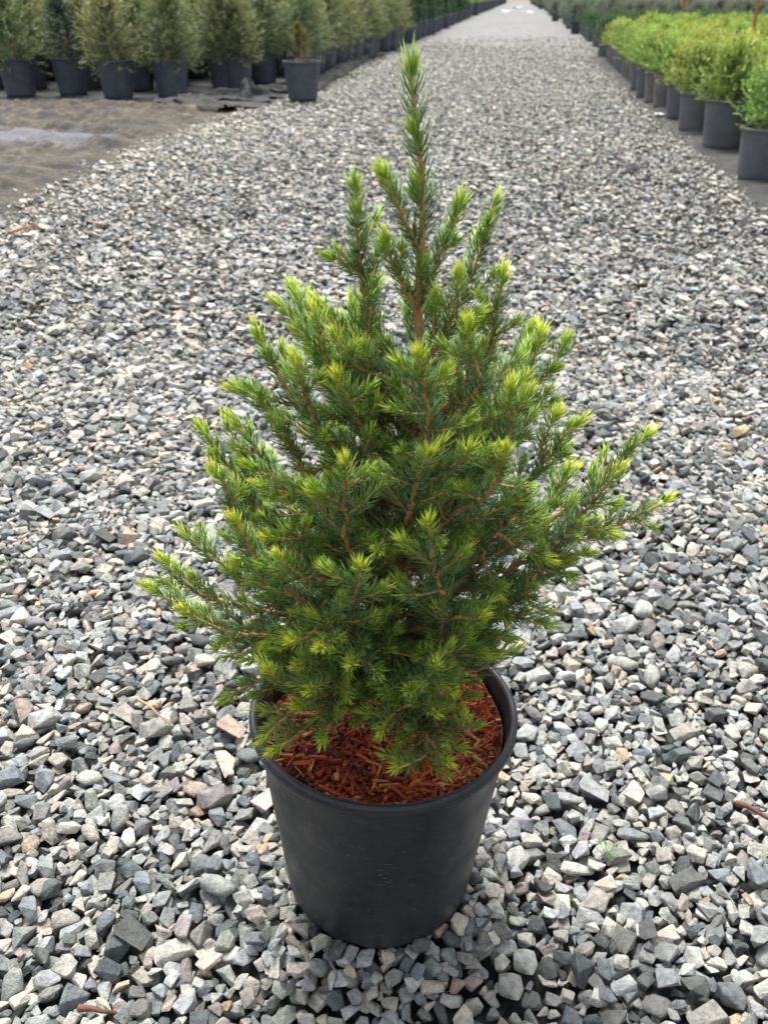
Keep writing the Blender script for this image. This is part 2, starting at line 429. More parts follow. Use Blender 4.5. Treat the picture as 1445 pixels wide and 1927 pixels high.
w = (sizes < .015) / 1.0; drop_all(int(area * 1300), w / w.sum(), 40, .030)
w = (sizes < .024) / 1.0; drop_all(700, w / w.sum(), 24, .016, ring=True)
D = np.array(drops); vis = np.zeros(len(D), bool)
for n in range(len(D)):
    p = int(D[n, 0]); iy, ix, top, bot = rast[p]
    cx = int((D[n, 1] - ZX0) / G); cy = int((D[n, 2] - ZY0) / G)
    vis[n] = (D[n, 3] + top >= hgt[cy + iy, cx + ix] - .0015).mean() > .13
D = D[vis]
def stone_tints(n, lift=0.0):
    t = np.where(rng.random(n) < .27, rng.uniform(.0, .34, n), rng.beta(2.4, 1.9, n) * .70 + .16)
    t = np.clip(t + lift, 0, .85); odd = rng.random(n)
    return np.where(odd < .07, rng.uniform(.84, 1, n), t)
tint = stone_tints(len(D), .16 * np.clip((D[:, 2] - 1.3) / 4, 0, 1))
# the 300 stones that show largest become objects of their own
px, py, zc = project(D[:, 1:4]); sz = sizes[D[:, 0].astype(int)] / zc
frac = np.zeros(len(D))
for n in range(len(D)):
    p = int(D[n, 0]); iy, ix, top, bot = rast[p]
    cx = int((D[n, 1] - ZX0) / G); cy = int((D[n, 2] - ZY0) / G)
    frac[n] = (D[n, 3] + top >= hgt[cy + iy, cx + ix] - .0015).mean()
hid = (px < -5) | (px > 1450) | (py > 1935) | (np.hypot(px - 717, (py - 1500) * .9) < 250)
score = np.where(hid, 0, sz * np.sqrt(frac)); order = np.argsort(-score)
single = np.zeros(len(D), bool); single[order[:300]] = True
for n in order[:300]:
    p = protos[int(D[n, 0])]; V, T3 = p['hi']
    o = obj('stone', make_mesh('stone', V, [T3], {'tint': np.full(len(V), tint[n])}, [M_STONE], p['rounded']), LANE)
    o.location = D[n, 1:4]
def merge_stones(D, tint, lod, protos=protos):
    Vs, Fs, As, n0 = [], [], [], 0
    for p in range(len(protos)):
        k = D[:, 0] == p
        if not k.any(): continue
        V, T3 = protos[p][lod]; m = k.sum()
        Vs.append((V[None] + D[k, None, 1:4]).reshape(-1, 3))
        Fs.append((T3[None] + (n0 + np.arange(m) * len(V))[:, None, None]).reshape(-1, 3))
        As.append(np.repeat(tint[k], len(V))); n0 += m * len(V)
    return np.concatenate(Vs), np.concatenate(Fs), np.concatenate(As)
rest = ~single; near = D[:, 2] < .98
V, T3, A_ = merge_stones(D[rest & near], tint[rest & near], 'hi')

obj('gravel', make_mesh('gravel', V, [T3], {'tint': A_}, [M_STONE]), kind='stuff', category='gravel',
    label='loose crushed grey stone chips packed around the black pot')
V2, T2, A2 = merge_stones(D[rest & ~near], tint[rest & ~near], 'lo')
# beyond: single stones strewn over the lane until they blur together
def far_field(y0, y1, dens, smin, skip_view):
    a = 3.75 * (y1 - y0); n = int(a * dens)
    x = rng.uniform(-2.15, 1.55, n); y = rng.uniform(y0, y1, n)
    ed = -1.98 + .07 * np.sin(y * .9) + .05 * np.sin(y * 2.3) + rng.normal(0, .11, n)
    er = 1.12 + .0 * y + np.clip((y - 8) * .06, 0, .4) + .05 * np.sin(y * 1.7) + rng.normal(0, .05, n)
    k = (x > ed) & (x < er) & (in_view(x, y, .35))
    if skip_view: k &= ~((x > ZX0 + .05) & (x < ZX1 - .05) & (y < ZY1 - .09) & (y > ZY0 + .04) & in_view(x, y, .10))
    x, y = x[k], y[k]; pool = np.nonzero(np.array([p['size'] for p in far_protos]) > smin)[0]
    return np.stack([rng.choice(pool, len(x)), x, y, rng.normal(-.007, .0045, len(x))], 1)
FD = np.concatenate([far_field(.15, 1.9, 3000, .012, True), far_field(1.9, 3.2, 4600, .012, True), far_field(3.2, 6.5, 2300, .016, False), far_field(6.5, 10, 1700, .02, False), far_field(10, 15, 1300, .022, False), far_field(15, 21, 800, .024, False)])
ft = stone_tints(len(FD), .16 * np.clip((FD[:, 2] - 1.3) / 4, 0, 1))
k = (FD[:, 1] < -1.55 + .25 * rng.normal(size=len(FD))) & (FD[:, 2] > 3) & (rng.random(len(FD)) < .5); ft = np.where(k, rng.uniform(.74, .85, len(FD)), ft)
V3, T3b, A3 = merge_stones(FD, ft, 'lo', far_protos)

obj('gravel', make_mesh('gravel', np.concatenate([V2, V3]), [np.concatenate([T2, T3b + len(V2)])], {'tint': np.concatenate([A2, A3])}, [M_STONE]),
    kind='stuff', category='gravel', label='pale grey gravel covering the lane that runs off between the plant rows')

# ------------------------------------------------------------------ pots
def lathe(prof, sides=64, wob=0, seed=0):
    prof = np.array(prof); n = len(prof); a = np.arange(sides) * 2 * np.pi / sides
    r = np.random.default_rng(seed); ph = r.uniform(0, 7, 4)
    k = 1 + wob * (np.sin(2 * a + ph[0]) + .5 * np.sin(3 * a + ph[1]))
    V = np.stack([prof[:, 0, None] * np.cos(a) * k, prof[:, 0, None] * np.sin(a) * k, np.repeat(prof[:, 1, None], sides, 1)], -1).reshape(-1, 3)
    i = np.arange(n - 1)[:, None] * sides; j = np.arange(sides)[None]; kk = (j + 1) % sides
    return V, np.stack([i + j, i + kk, i + sides + kk, i + sides + j], -1).reshape(-1, 4)
def pot_profiles(rr, rb, h, lip, fill):
    s = (rr - lip * .45 - rb) / h
    wall = [(0, 0), (rb * .82, 0), (rb * .93, .004 * h / .2), (rb * .985, .012 * h / .2), (rb + s * .02, .02)]
    for z in np.linspace(.12, .94, 9) * h: wall.append((rb + s * z, z))
    wall += [(rr - lip * .45, h - lip * .9)]
    rim = [(rr - lip * .42, h - lip * 1.15), (rr - lip * .12, h - lip * 1.08), (rr, h - lip * .85), (rr + .0002, h - lip * .3), (rr - lip * .12, h - lip * .06), (rr - lip * .32, h),
           (rr - lip * .55, h - lip * .08), (rr - lip * .62, h - lip * .35)]
    for z in np.linspace(h - lip * 1.2, fill - .02, 5): rim.append((rb + s * z - lip * .2, z))
    return wall, rim

TREE = empty('potted_spruce', (POT_XY[0], POT_XY[1], -.006), 0, label='young green spruce with lime tips in a black pot of red mulch on the gravel', category='potted tree')
TREE.rotation_euler = (0, R(1.3), 0)
bpy.context.view_layer.update()
TINV = np.array(TREE.matrix_world.inverted())
def loc(P): P = np.asarray(P, float); return P @ TINV[:3, :3].T + TINV[:3, 3]
wall, rim = pot_profiles(POT_RIM_R, POT_BASE_R, POT_H, .0105, .185)
V, Fq = lathe(wall, 128, .0035, 4)
pot = obj('pot', make_mesh('pot', V, [Fq], mats=[M_POT], smooth=True), TREE)
V, Fq = lathe(rim, 128, .0035, 4)
obj('rim', make_mesh('rim', V, [Fq], mats=[M_POT], smooth=True), pot)
# small scuff where something scraped the wall
acc = Acc()
for k in range(9):
    a0 = -1.42 + rng.uniform(-.07, .09); z0 = .145 - k * .0036 + rng.normal(0, .001); ln = rng.uniform(.002, .008)
    q = np.linspace(0, 1, 5); aa = a0 + q * ln / .1; zz = z0 - q * q * rng.uniform(0, .0012)
    rr_ = (POT_BASE_R + (POT_RIM_R - .0047 - POT_BASE_R) / POT_H * zz) * 1.0025
    tube(acc, np.stack([rr_ * np.cos(aa), rr_ * np.sin(aa), zz], 1), .00015, 4)
obj('scuff_mark', acc.mesh('scuff_mark', [M_DUST]), pot)
# ------------------------------------------------------------------ mulch
MZ = .200
def mulch_z(X, Y):
    r = np.hypot(X, Y); return MZ + .004 * wav(X, Y, 9, 60, 5) + .010 * np.exp(-(r / .03) ** 2) + .006 * np.clip(X / .1, -1, 1) + .004 * np.clip(Y / .1, -1, 1)
nr, ns = 36, 96
rr_, aa = np.meshgrid(np.linspace(0, .1015, nr), np.arange(ns) * 2 * np.pi / ns, indexing='ij')
X, Y = rr_ * np.cos(aa), rr_ * np.sin(aa)
V = np.stack([X, Y, mulch_z(X, Y) - .003], -1).reshape(-1, 3)
i = np.arange(nr - 1)[:, None] * ns; j = np.arange(ns)[None]; k = (j + 1) % ns
Fq = np.stack([i + j, i + ns + j, i + ns + k, i + k], -1).reshape(-1, 4)
mulch = obj('mulch', make_mesh('mulch', V, [Fq], {'tint': np.clip(.22 + .14 * rng.normal(size=len(V)), 0, .5)}, [M_CHIP], True), TREE)
BOX_F = np.array([[0, 1, 2, 3], [7, 6, 5, 4], [0, 4, 5, 1], [1, 5, 6, 2], [2, 6, 7, 3], [3, 7, 4, 0]])
def chip_shape(L, Wd, H):
    t0, t1 = rng.uniform(.25, .9, 2); sk = rng.uniform(-.3, .3, 2) * L * .25; off = rng.normal(0, .12 * Wd)
    bot = np.array([[-L / 2, -Wd / 2 * t0, 0], [L / 2 + sk[0], -Wd / 2 * t1 + off, 0], [L / 2, Wd / 2 * t1 + off, 0], [-L / 2 + sk[1], Wd / 2 * t0, 0]])
    top = bot * [.96, .8, 1] + [0, 0, H]; top[:, 2] += rng.normal(0, H * .2, 4)
    return np.concatenate([bot, top]) - [0, 0, H / 2]
def rot_any(V, yaw, tx, ty):
    ca, sa = math.cos(yaw), math.sin(yaw)
    Rz = np.array([[ca, -sa, 0], [sa, ca, 0], [0, 0, 1]])
    Rx = np.array([[1, 0, 0], [0, math.cos(tx), -math.sin(tx)], [0, math.sin(tx), math.cos(tx)]])
    Ry = np.array([[math.cos(ty), 0, math.sin(ty)], [0, 1, 0], [-math.sin(ty), 0, math.cos(ty)]])
    return V @ (Rz @ Rx @ Ry).T
def chip_spot(rmax):
    r = rmax * math.sqrt(rng.random()); a = rng.uniform(0, 2 * np.pi); return r * math.cos(a), r * math.sin(a)
acc2 = Acc()
for n in range(8000):
    L = float(np.exp(rng.normal(math.log(.0040), .50))); Wd = L * rng.uniform(.28, .8)
    x, y = chip_spot(.1012 - L * .55); V = rot_any(chip_shape(L, Wd, min(.0016, Wd * .5)), rng.uniform(0, 7), rng.normal(0, .35), rng.normal(0, .35))
    acc2.add(V + [x, y, mulch_z(x, y) - .001 + rng.uniform(-.002, .0022)], [BOX_F], tint=np.full(8, np.clip(rng.normal(.46, .25) + .22 * wav(x, y, 21, 45, 3) + 1.3 * x, 0, 1)))
obj('mulch_crumbs', acc2.mesh('mulch_crumbs', [M_CHIP]), mulch, kind='stuff')
for n in range(230):
    L = float(np.clip(np.exp(rng.normal(math.log(.0115), .35)), .007, .030)); Wd = L * rng.uniform(.16, .38)
    x, y = chip_spot(.1 - L * .42); me_V = chip_shape(L, Wd, rng.uniform(.0012, .0024))
    V = rot_any(me_V, rng.uniform(0, 7), rng.normal(0, .22), rng.normal(0, .22))
    tn = np.clip(rng.normal(.55, .22), 0, .86) if rng.random() > .16 else rng.uniform(.88, 1)
    o = obj('wood_chip', make_mesh('wood_chip', V, [BOX_F], {'tint': np.full(8, tn)}, [M_CHIP]), mulch)
    o.location = (x, y, mulch_z(x, y) + .0022)

# ------------------------------------------------------------------ needles
NEEDLE_T = np.array([[0, 1, 4], [0, 4, 3], [1, 2, 5], [1, 5, 4], [2, 0, 3], [2, 3, 5], [3, 4, 6], [4, 5, 6], [5, 3, 6]])
def add_needles(acc, P, dirn, bend, L, wd, age, rnd):
    n = len(P)
    if n == 0: return
    dirn = dirn / (np.linalg.norm(dirn, axis=1, keepdims=True) + 1e-9)
    ref = np.where(np.abs(dirn[:, 2:3]) > .9, np.array([[1., 0, 0]]), np.array([[0, 0, 1.]]))
    s = np.cross(dirn, ref); s /= np.linalg.norm(s, axis=1, keepdims=True); u = np.cross(s, dirn)
    L_, w_ = L[:, None], wd[:, None]
    m = P + dirn * L_ * .5 + bend * L_ * .12; tp = P + dirn * L_ * .92 + bend * L_ * .5
    V = np.zeros((n, 7, 3))
    for q, (a, b_) in enumerate(((1, 0), (-.5, .87), (-.5, -.87))):
        V[:, q] = P + (s * a + u * b_) * w_ * .36; V[:, 3 + q] = m + (s * a + u * b_) * w_ * .5
    V[:, 6] = tp
    F = (NEEDLE_T[None] + (np.arange(n) * 7)[:, None, None]).reshape(-1, 3)
    al = np.array([0, 0, 0, .06, .06, .06, .16]); ag = np.clip(age[:, None] + al[None] * (.4 + age[:, None]), 0, 1)
    acc.add(V.reshape(-1, 3), [F], age=ag.ravel(), rnd=np.repeat(rnd, 7))
UP = np.array([0, 0, 1.])
def clothe(acc, tuft, P, length, dens, tip_bright, inner=0.0, nl=.0115, dens_in=.4, vigor=1.0):
    """needles along a shoot P (base to tip); tuft gets the fresh tip"""
    n = max(2, int(length * 100 * dens)); s = np.sort(rng.uniform(inner, 1, n))
    dist_tip = (1 - s) * length
    keep = rng.random(n) < np.where(dist_tip > .085, dens_in, 1); s = s[keep]; dist_tip = dist_tip[keep]; n = len(s)
    q = np.linspace(0, 1, len(P)); T, N, B = frames(P)
    pos = np.stack([np.interp(s, q, P[:, k]) for k in range(3)], 1)
    t = np.stack([np.interp(s, q, T[:, k]) for k in range(3)], 1); t /= np.linalg.norm(t, axis=1, keepdims=True)
    ref = rng.normal(size=(n, 3)); rad = ref - (ref * t).sum(1, keepdims=True) * t
    rad /= np.linalg.norm(rad, axis=1, keepdims=True); rad += UP * .28; rad /= np.linalg.norm(rad, axis=1, keepdims=True)
    al = np.radians(np.clip(rng.normal(64, 12, n) - 26 * np.exp(-dist_tip / .010), 15, 88))[:, None]
    d = t * np.cos(al) + rad * np.sin(al)
    L = nl * rng.normal(1, .13, n) * np.where(dist_tip < .008, .85, 1); wd = np.full(n, .00085) * rng.normal(1, .1, n)
    age = np.clip((.55 * np.exp(-dist_tip / .015) + .10 * np.exp(-dist_tip / .05)) * (.55 + .55 * tip_bright) + rng.normal(0, .05, n), 0, 1)
    add_needles(acc, pos, d, t * .8 + UP * .35, L, wd, age, np.clip(rng.normal(.45, .28, n), 0, 1))
    # fresh tuft
    m = int(rng.integers(17, 25) * vigor); k = rng.uniform(0, 1, m) ** .8
    tt = T[-1]; pos = P[-1] + tt * (k[:, None] - .75) * .0085
    ref = rng.normal(size=(m, 3)); rad = ref - (ref @ tt)[:, None] * tt; rad /= np.linalg.norm(rad, axis=1, keepdims=True)
    al = np.radians(np.clip(52 - 42 * k + rng.normal(0, 7, m), 3, 70))[:, None]
    d = tt * np.cos(al) + rad * np.sin(al)
    add_needles(tuft, pos, d, tt * .7 + UP * .2, nl * rng.uniform(.68, .98, m), np.full(m, .00105),
                np.clip(.38 + .68 * tip_bright * (.55 + .45 * k) + rng.normal(0, .07, m), 0, 1), rng.uniform(0, 1, m))

# ------------------------------------------------------------------ the spruce
trunk_px = [(722, 1312, .0), (728, 1240, .002), (742, 1120, .0), (762, 960, .0), (778, 800, .0), (788, 660, .0), (786, 560, .0), (794, 440, .003), (794, 350, .004), (786, 262, .002), (779, 195, .0), (775, 140, .0)]
trunk_pts = np.array([at(x, y, POT_D - d) for x, y, d in trunk_px])
trunk_P, tlen = resample(trunk_pts, .004)
tpy = project(trunk_P)[1]
def trunk_at(py):
    i = int(np.abs(tpy - py).argmin()); return trunk_P[i]
acc = Acc()
q = np.linspace(0, 1, len(trunk_P))
trad = np.interp(q, [0, .1, .35, .6, .8, 1], [.0066, .0056, .0046, .0038, .0024, .0013]) * (1 + .05 * rng.normal(size=len(q)))
ages = np.interp(q, [0, .55, .75, .92, 1], [0, .05, .35, .6, .95])
sides = 9
T_, N_, B_ = frames(trunk_P)
tube(acc, loc(trunk_P), trad, sides, age=np.append(np.repeat(ages, sides), .95))
for k in (.30, .42, .52, .60, .70, .795):          # swollen bud-scar whorls
    i = int(k * (len(trunk_P) - 1)); 
    for a in rng.uniform(0, 2 * np.pi, 9):
        d = N_[i] * math.cos(a) + B_[i] * math.sin(a); p0 = trunk_P[i] + d * trad[i] * .7 + T_[i] * rng.uniform(-.0025, .0025)
        tube(acc, loc(np.stack([p0, p0 + d * .0016 + T_[i] * .001, p0 + d * .0024 + T_[i] * .002])), [.0013, .0011, .0004], 5, age=.3)
trunk = obj('trunk', acc.mesh('trunk', [M_BARK], True), TREE)
an, tu = Acc(), Acc()
lead = trunk_P[int(.60 * len(trunk_P)):]
clothe(an, tu, lead, tlen * .4, 11, .05, nl=.0165, dens_in=.85, vigor=1.4)
clothe(an, tu, trunk_P[int(.3 * len(trunk_P)):int(.62 * len(trunk_P))], tlen * .32, 5, .1, nl=.012, dens_in=1)
def finish_needles(an, tu, parent):
    for a in (an, tu):
        a.V = [loc(v) for v in a.V]
    obj('needles', an.mesh('needles', [M_NEEDLE], True), parent, kind='stuff')
    obj('new_growth', tu.mesh('new_growth', [M_NEEDLE], True), parent, kind='stuff')
finish_needles(an, tu, trunk)

BR_PX, BR_3D = [], []                     # finished branch axes, to root side shoots on
def side_frame(t):
    s = np.cross(t, UP); s /= np.linalg.norm(s) + 1e-9; return s
def build_branch(P, bright, r0=.0021, twigs=True, sparse=1.0, is_twig=False, nl=.0115):
    P, L = resample(P, .004)
    wood, an, tu = Acc(), Acc(), Acc()
    n = len(P); q = np.linspace(0, 1, n)
    P = P + (rng.normal(0, .0007, (n, 3)) * np.sin(np.pi * q)[:, None])
    rr = np.interp(q, [0, .7, 1], [r0, r0 * .62, r0 * .40]); tipd = (1 - q) * L
    def wood_tube(P, rr, tipd, sides=6):
        a = np.clip(.42 + .55 * np.exp(-tipd / .014), 0, 1) - .22 * np.clip((tipd - .08) / .1, 0, 1)
        k = len(P); r2 = rr * (1 + .10 * rng.normal(size=k))
        tube(wood, loc(P), r2, sides, age=np.append(np.repeat(a, sides), a[-1]))
    wood_tube(P, rr, tipd)
    clothe(an, tu, P, L, 20 * sparse, bright, inner=.06, nl=nl)
    if twigs and L > .045:
        T, N, B = frames(P)
        step = .0215; d = .020 + rng.uniform(0, .01); side = rng.choice([-1, 1])
        while d < L - .02:
            i = int((1 - d / L) * (n - 1)); t = T[i]; s = side_frame(t); u = np.cross(s, t)
            tl = float(np.clip(.012 + d * .30 * rng.uniform(.55, 1.25), .012, .050))
            ang = R(rng.uniform(38, 62)); el = rng.normal(.12, .45)
            dr = t * math.cos(ang) + (s * side * math.cos(el) + u * math.sin(el)) * math.sin(ang)
            c1 = P[i] + dr * tl * .5; c2 = P[i] + dr * tl + (UP * .10 + t * .15) * tl * rng.uniform(.2, 1)
            Q, l2 = resample(np.stack([P[i], c1, c2]), .004); k = len(Q); qq = np.linspace(0, 1, k)
            wood_tube(Q, np.interp(qq, [0, 1], [rr[i] * .62, .00065]), (1 - qq) * l2, 5)
            clothe(an, tu, Q, l2, 19 * sparse, bright * rng.uniform(.0, .5), inner=.03, nl=nl * .93, vigor=rng.uniform(.35, .8))
            side = -side; d += step * rng.uniform(.6, 1.35)
    o = obj('branch', wood.mesh('branch', [M_BARK], True), TREE); finish_needles(an, tu, o)
    x, y, _ = project(P); BR_PX.append(np.stack([x, y], 1)); BR_3D.append(P)
    return o
# traced shoots: (points tip -> base, offset of the tip towards the lens, photo row where it leaves the trunk, brightness of tip)
SHOOTS = [
 ([(668,352),(672,430),(678,500),(685,570),(692,640),(702,695)], -.005, 830, .35),
 ([(722,332),(745,380),(765,420),(777,450)], .02, 480, .45),
 ([(866,385),(850,430),(825,490),(807,530)], .0, 590, .4),
 ([(932,388),(915,440),(895,490),(880,535),(866,590)], -.035, 730, .3),
 ([(724,455),(745,510),(765,550)], .02, 600, .4),
 ([(946,520),(938,570),(925,630),(912,685)], .0, 830, .9),
 ([(860,525),(856,580),(838,630),(815,665)], .03, 705, .7),
 ([(880,618),(886,660),(900,705),(893,740)], .06, 880, .9),
 ([(554,552),(566,575),(600,640)], -.03, 800, .5),
 ([(528,578),(561,610),(583,650),(624,706),(653,783)], .02, 900, .8),
 ([(594,592),(604,640),(616,687),(650,760)], .04, 880, .9),
 ([(628,632),(653,665),(683,695),(731,717)], .045, 765, .95),
 ([(602,572),(633,606),(655,630)], -.02, 730, .7),
 ([(487,628),(500,662),(521,702),(543,735),(600,810)], .0, 960, .7),
 ([(556,684),(565,713),(580,765),(602,809),(639,853),(694,905)], .065, 975, .8),
 ([(636,712),(653,746),(672,787),(705,831)], .065, 880, .95),
 ([(443,732),(476,746),(506,776),(535,809),(561,857),(580,897)], .03, 1040, .8),
 ([(443,794),(465,820),(491,857),(520,894)], -.02, 1060, .7),
 ([(384,813),(410,850),(432,883),(465,931),(498,971),(528,997)], .005, 1100, .8),
 ([(408,890),(421,909),(432,945),(447,971),(500,1020)], .035, 1135, .7),
 ([(441,982),(462,1015),(480,1049),(510,1082),(543,1111),(587,1141)], .085, 1195, .95),
 ([(349,1004),(377,1030),(410,1056),(443,1074),(476,1100)], .0, 1170, .7),
 ([(310,1058),(340,1089),(370,1108),(403,1126)], -.01, 1200, .65),
 ([(285,1108),(314,1126),(344,1144),(420,1170)], .02, 1225, .7),
 ([(349,1150),(377,1167),(414,1185),(447,1196),(484,1196)], .065, 1230, .85),
 ([(650,872),(648,909),(648,945),(653,982),(655,1030)], .115, 1130, .95),
 ([(679,1068),(672,1104),(661,1144),(646,1174)], .14, 1250, .95),
 ([(495,916),(524,925),(583,929),(640,935)], .06, 1010, .7),
 ([(709,1036),(720,1019),(749,997)], .10, 975, .8),
 ([(506,1012),(543,1015),(585,1018)], .075, 1075, .85),
 ([(528,1052),(550,1071),(587,1093),(624,1097)], .10, 1160, .8),
 ([(789,668),(795,708),(803,754),(803,813),(798,855)], .10, 985, 1.0),
 ([(806,853),(791,886),(779,929),(770,968)], .12, 1060, .8),
 ([(1016,634),(1002,681),(987,731),(950,800)], -.01, 950, .95),
 ([(1062,646),(1045,681),(1010,720),(979,747),(945,790)], -.03, 935, .4),
 ([(960,731),(958,758),(958,797),(954,832),(920,880)], .06, 1020, 1.0),
 ([(948,851),(942,886),(925,917),(898,948),(855,968)], .12, 1070, .9),
 ([(1084,800),(1060,820),(1041,851),(1010,886),(987,929),(971,960),(940,999),(909,1041),(886,1080)], .05, 1205, .6),
 ([(1214,822),(1184,851),(1157,878),(1126,909),(1072,952),(980,1010)], -.03, 1130, .8),
 ([(1248,945),(1212,964),(1177,979),(1150,991),(1080,1010),(980,1060)], -.015, 1170, .8),
 ([(1163,888),(1126,929),(1095,968),(1064,1006),(1037,1045),(1002,1088),(967,1123),(900,1160)], .04, 1240, .7),
 ([(1066,884),(1049,917),(1010,960)], -.05, 1060, .9),
 ([(1029,1177),(1002,1171),(967,1161),(900,1165)], .05, 1225, .3),
 ([(1029,1150),(1000,1140),(960,1125)], .02, 1215, .3),
 ([(807,986),(812,1033),(820,1084),(830,1123),(828,1181),(815,1220)], .13, 1275, 1.0),
 ([(820,1250),(815,1262),(790,1270)], .135, 1265, .8),
 ([(882,846),(870,862),(840,890)], .12, 930, .75),
 ([(905,1161),(886,1165),(851,1163)], .11, 1200, .6),
 ([(507,1264),(529,1283),(563,1294),(606,1292)], .10, 1280, 1.0),
 ([(428,1313),(464,1292),(503,1277),(600,1268)], .035, 1262, .6),
 ([(497,1388),(542,1347),(610,1310)], .085, 1290, .7),
 ([(516,1412),(550,1390),(589,1360),(650,1325)], .095, 1300, .8),
 ([(608,1392),(627,1352),(653,1322)], .10, 1292, .8),
 ([(563,1250),(590,1240),(640,1240)], .10, 1245, .8),
 ([(554,1206),(580,1198),(616,1181)], .115, 1225, .9),
 ([(876,1350),(863,1373),(829,1370),(790,1335)], .105, 1300, .95),
 ([(842,1432),(830,1422),(795,1375)], .115, 1305, .95),
 ([(747,1446),(778,1433),(800,1415),(790,1370)], .115, 1300, .9),
 ([(717,1374),(743,1339),(786,1309)], .12, 1280, .8),
 ([(602,1219),(625,1205),(660,1190)], .125, 1240, .9),
 ([(560,1330),(590,1318),(640,1300)], .105, 1285, .8),
 ([(585,1300),(610,1285),(650,1275)], .12, 1270, .85),
 ([(660,1250),(668,1240),(690,1230)], .135, 1255, .8),
 ([(770,1300),(775,1290),(765,1275)], .125, 1268, .6),
 ([(850,1300),(838,1290),(800,1275)], .11, 1270, .8),
 ([(820,1340),(810,1330),(780,1310)], .12, 1288, .7),
 ([(905,1230),(880,1222),(830,1215)], .06, 1240, .4),
 ([(955,1200),(930,1195),(870,1190)], .03, 1232, .35),
 ([(470,1240),(500,1232),(570,1225)], .05, 1240, .6),
 ([(625,485),(650,495),(676,505)], None, None, .4),
 ([(720,462),(704,505),(686,560)], None, None, .4),
 ([(596,931),(616,945),(646,962)], None, None, .95),
 ([(587,890),(612,880),(640,860)], None, None, .8),
 ([(705,912),(734,925),(771,931)], None, None, .95),
 ([(506,1208),(535,1178),(565,1137)], None, None, .8),
 ([(498,1180),(520,1160),(548,1120)], None, None, .7),
 ([(653,1272),(657,1223),(650,1180)], None, None, .9),
 ([(722,1300),(692,1294),(640,1285)], None, None, .7),
 ([(1045,785),(1026,820),(1012,870)], None, None, .95),
 ([(1146,1002),(1111,995),(1075,1000)], None, None, .7),
 ([(1103,1041),(1072,1043),(1040,1045)], None, None, .6),
 ([(1029,1053),(1002,1041),(971,1026),(938,1005)], None, None, .9),
 ([(936,1115),(921,1092),(908,1045)], None, None, .8),
 ([(948,1161),(933,1138),(905,1107),(888,1080)], None, None, .85),
 ([(1068,1084),(1045,1075),(1015,1080)], None, None, .4),
]
for pts, d, base_py, br in SHOOTS:
    pts = list(reversed(pts))
    if base_py is not None:
        b0 = trunk_at(base_py); b0px = project(b0)[0:2]
        full = [(float(b0px[0]), float(b0px[1]))] + pts
        seg = np.array(full); s = np.concatenate([[0], np.cumsum(np.hypot(*np.diff(seg, axis=0).T))]); s /= s[-1]
        P = np.array([b0] + [at(x, y, POT_D - d * (q ** .85)) for (x, y), q in zip(pts, s[1:])])
        build_branch(P, br, r0=.0019 + .0006 * (base_py > 800))
    else:
        b = np.array(pts[0]); best = min(((np.hypot(*(bp - b).T).min(), n) for n, bp in enumerate(BR_PX)))
        n = best[1]; i = int(np.hypot(*(BR_PX[n] - b).T).argmin()); b0 = BR_3D[n][i]
        Db = b0 @ np.array([-math.sin(YAW), math.cos(YAW), 0])
        P = np.array([b0] + [at(x, y, Db - .006 * (k + 1)) for k, (x, y) in enumerate(pts[1:])])
        build_branch(P, br, r0=.0013, twigs=True)
# short shoots up the leader
for k_, az in ((.84, 2.6), (.845, .2), (.90, 3.0), (.74, 3.4)):
    i = int(k_ * (len(trunk_P) - 1)); d = N_[i] * math.cos(az) + B_[i] * math.sin(az); t_ = T_[i]; l_ = rng.uniform(.012, .017)
    build_branch(np.stack([trunk_P[i], trunk_P[i] + (d * .5 + t_ * .6) * l_ * .6, trunk_P[i] + (d * .55 + t_) * l_]), .1, .0010, twigs=False, nl=.013)
# limbs on the far side and short inner shoots
base_xy = trunk_P[0, :2]
HEAD = np.array([-math.sin(YAW), math.cos(YAW), 0.0]); RIGHT = np.array([math.cos(YAW), math.sin(YAW), 0.0])
def auto_branch(z0, az, rad, rise, br, r0=.0019):
    i = int(np.abs(trunk_P[:, 2] - z0).argmin()); b0 = trunk_P[i]
    dr = HEAD * math.cos(az) + RIGHT * math.sin(az)
    P = np.array([b0, b0 + dr * rad * .4 + UP * rise * .28, b0 + dr * rad * .75 + UP * rise * .62, b0 + dr * rad + UP * rise])
    P[1:-1] += rng.normal(0, .006, (2, 3)); build_branch(P, br, r0)
for z0 in np.linspace(.235, .50, 15):
    for k in range(3):
        az = rng.uniform(-1.75, 1.75); rm = np.interp(z0, [.22, .30, .40, .50], [.16, .165, .105, .05]) * rng.uniform(.75, 1.05)
        if abs(az) > 1.2: rm *= .85
        auto_branch(z0, az, rm, rm * np.interp(z0, [.22, .30, .5], [.25, .6, 1.3]) * rng.uniform(.8, 1.2), rng.uniform(.3, .8))
for z0 in np.linspace(.235, .48, 26):
    az = rng.uniform(-np.pi, np.pi); rm = rng.uniform(.05, .085) * np.interp(z0, [.23, .35, .5], [1.1, 1, .5])
    auto_branch(z0, az, rm, rm * rng.uniform(.3, .9), rng.uniform(.1, .5), .0015)

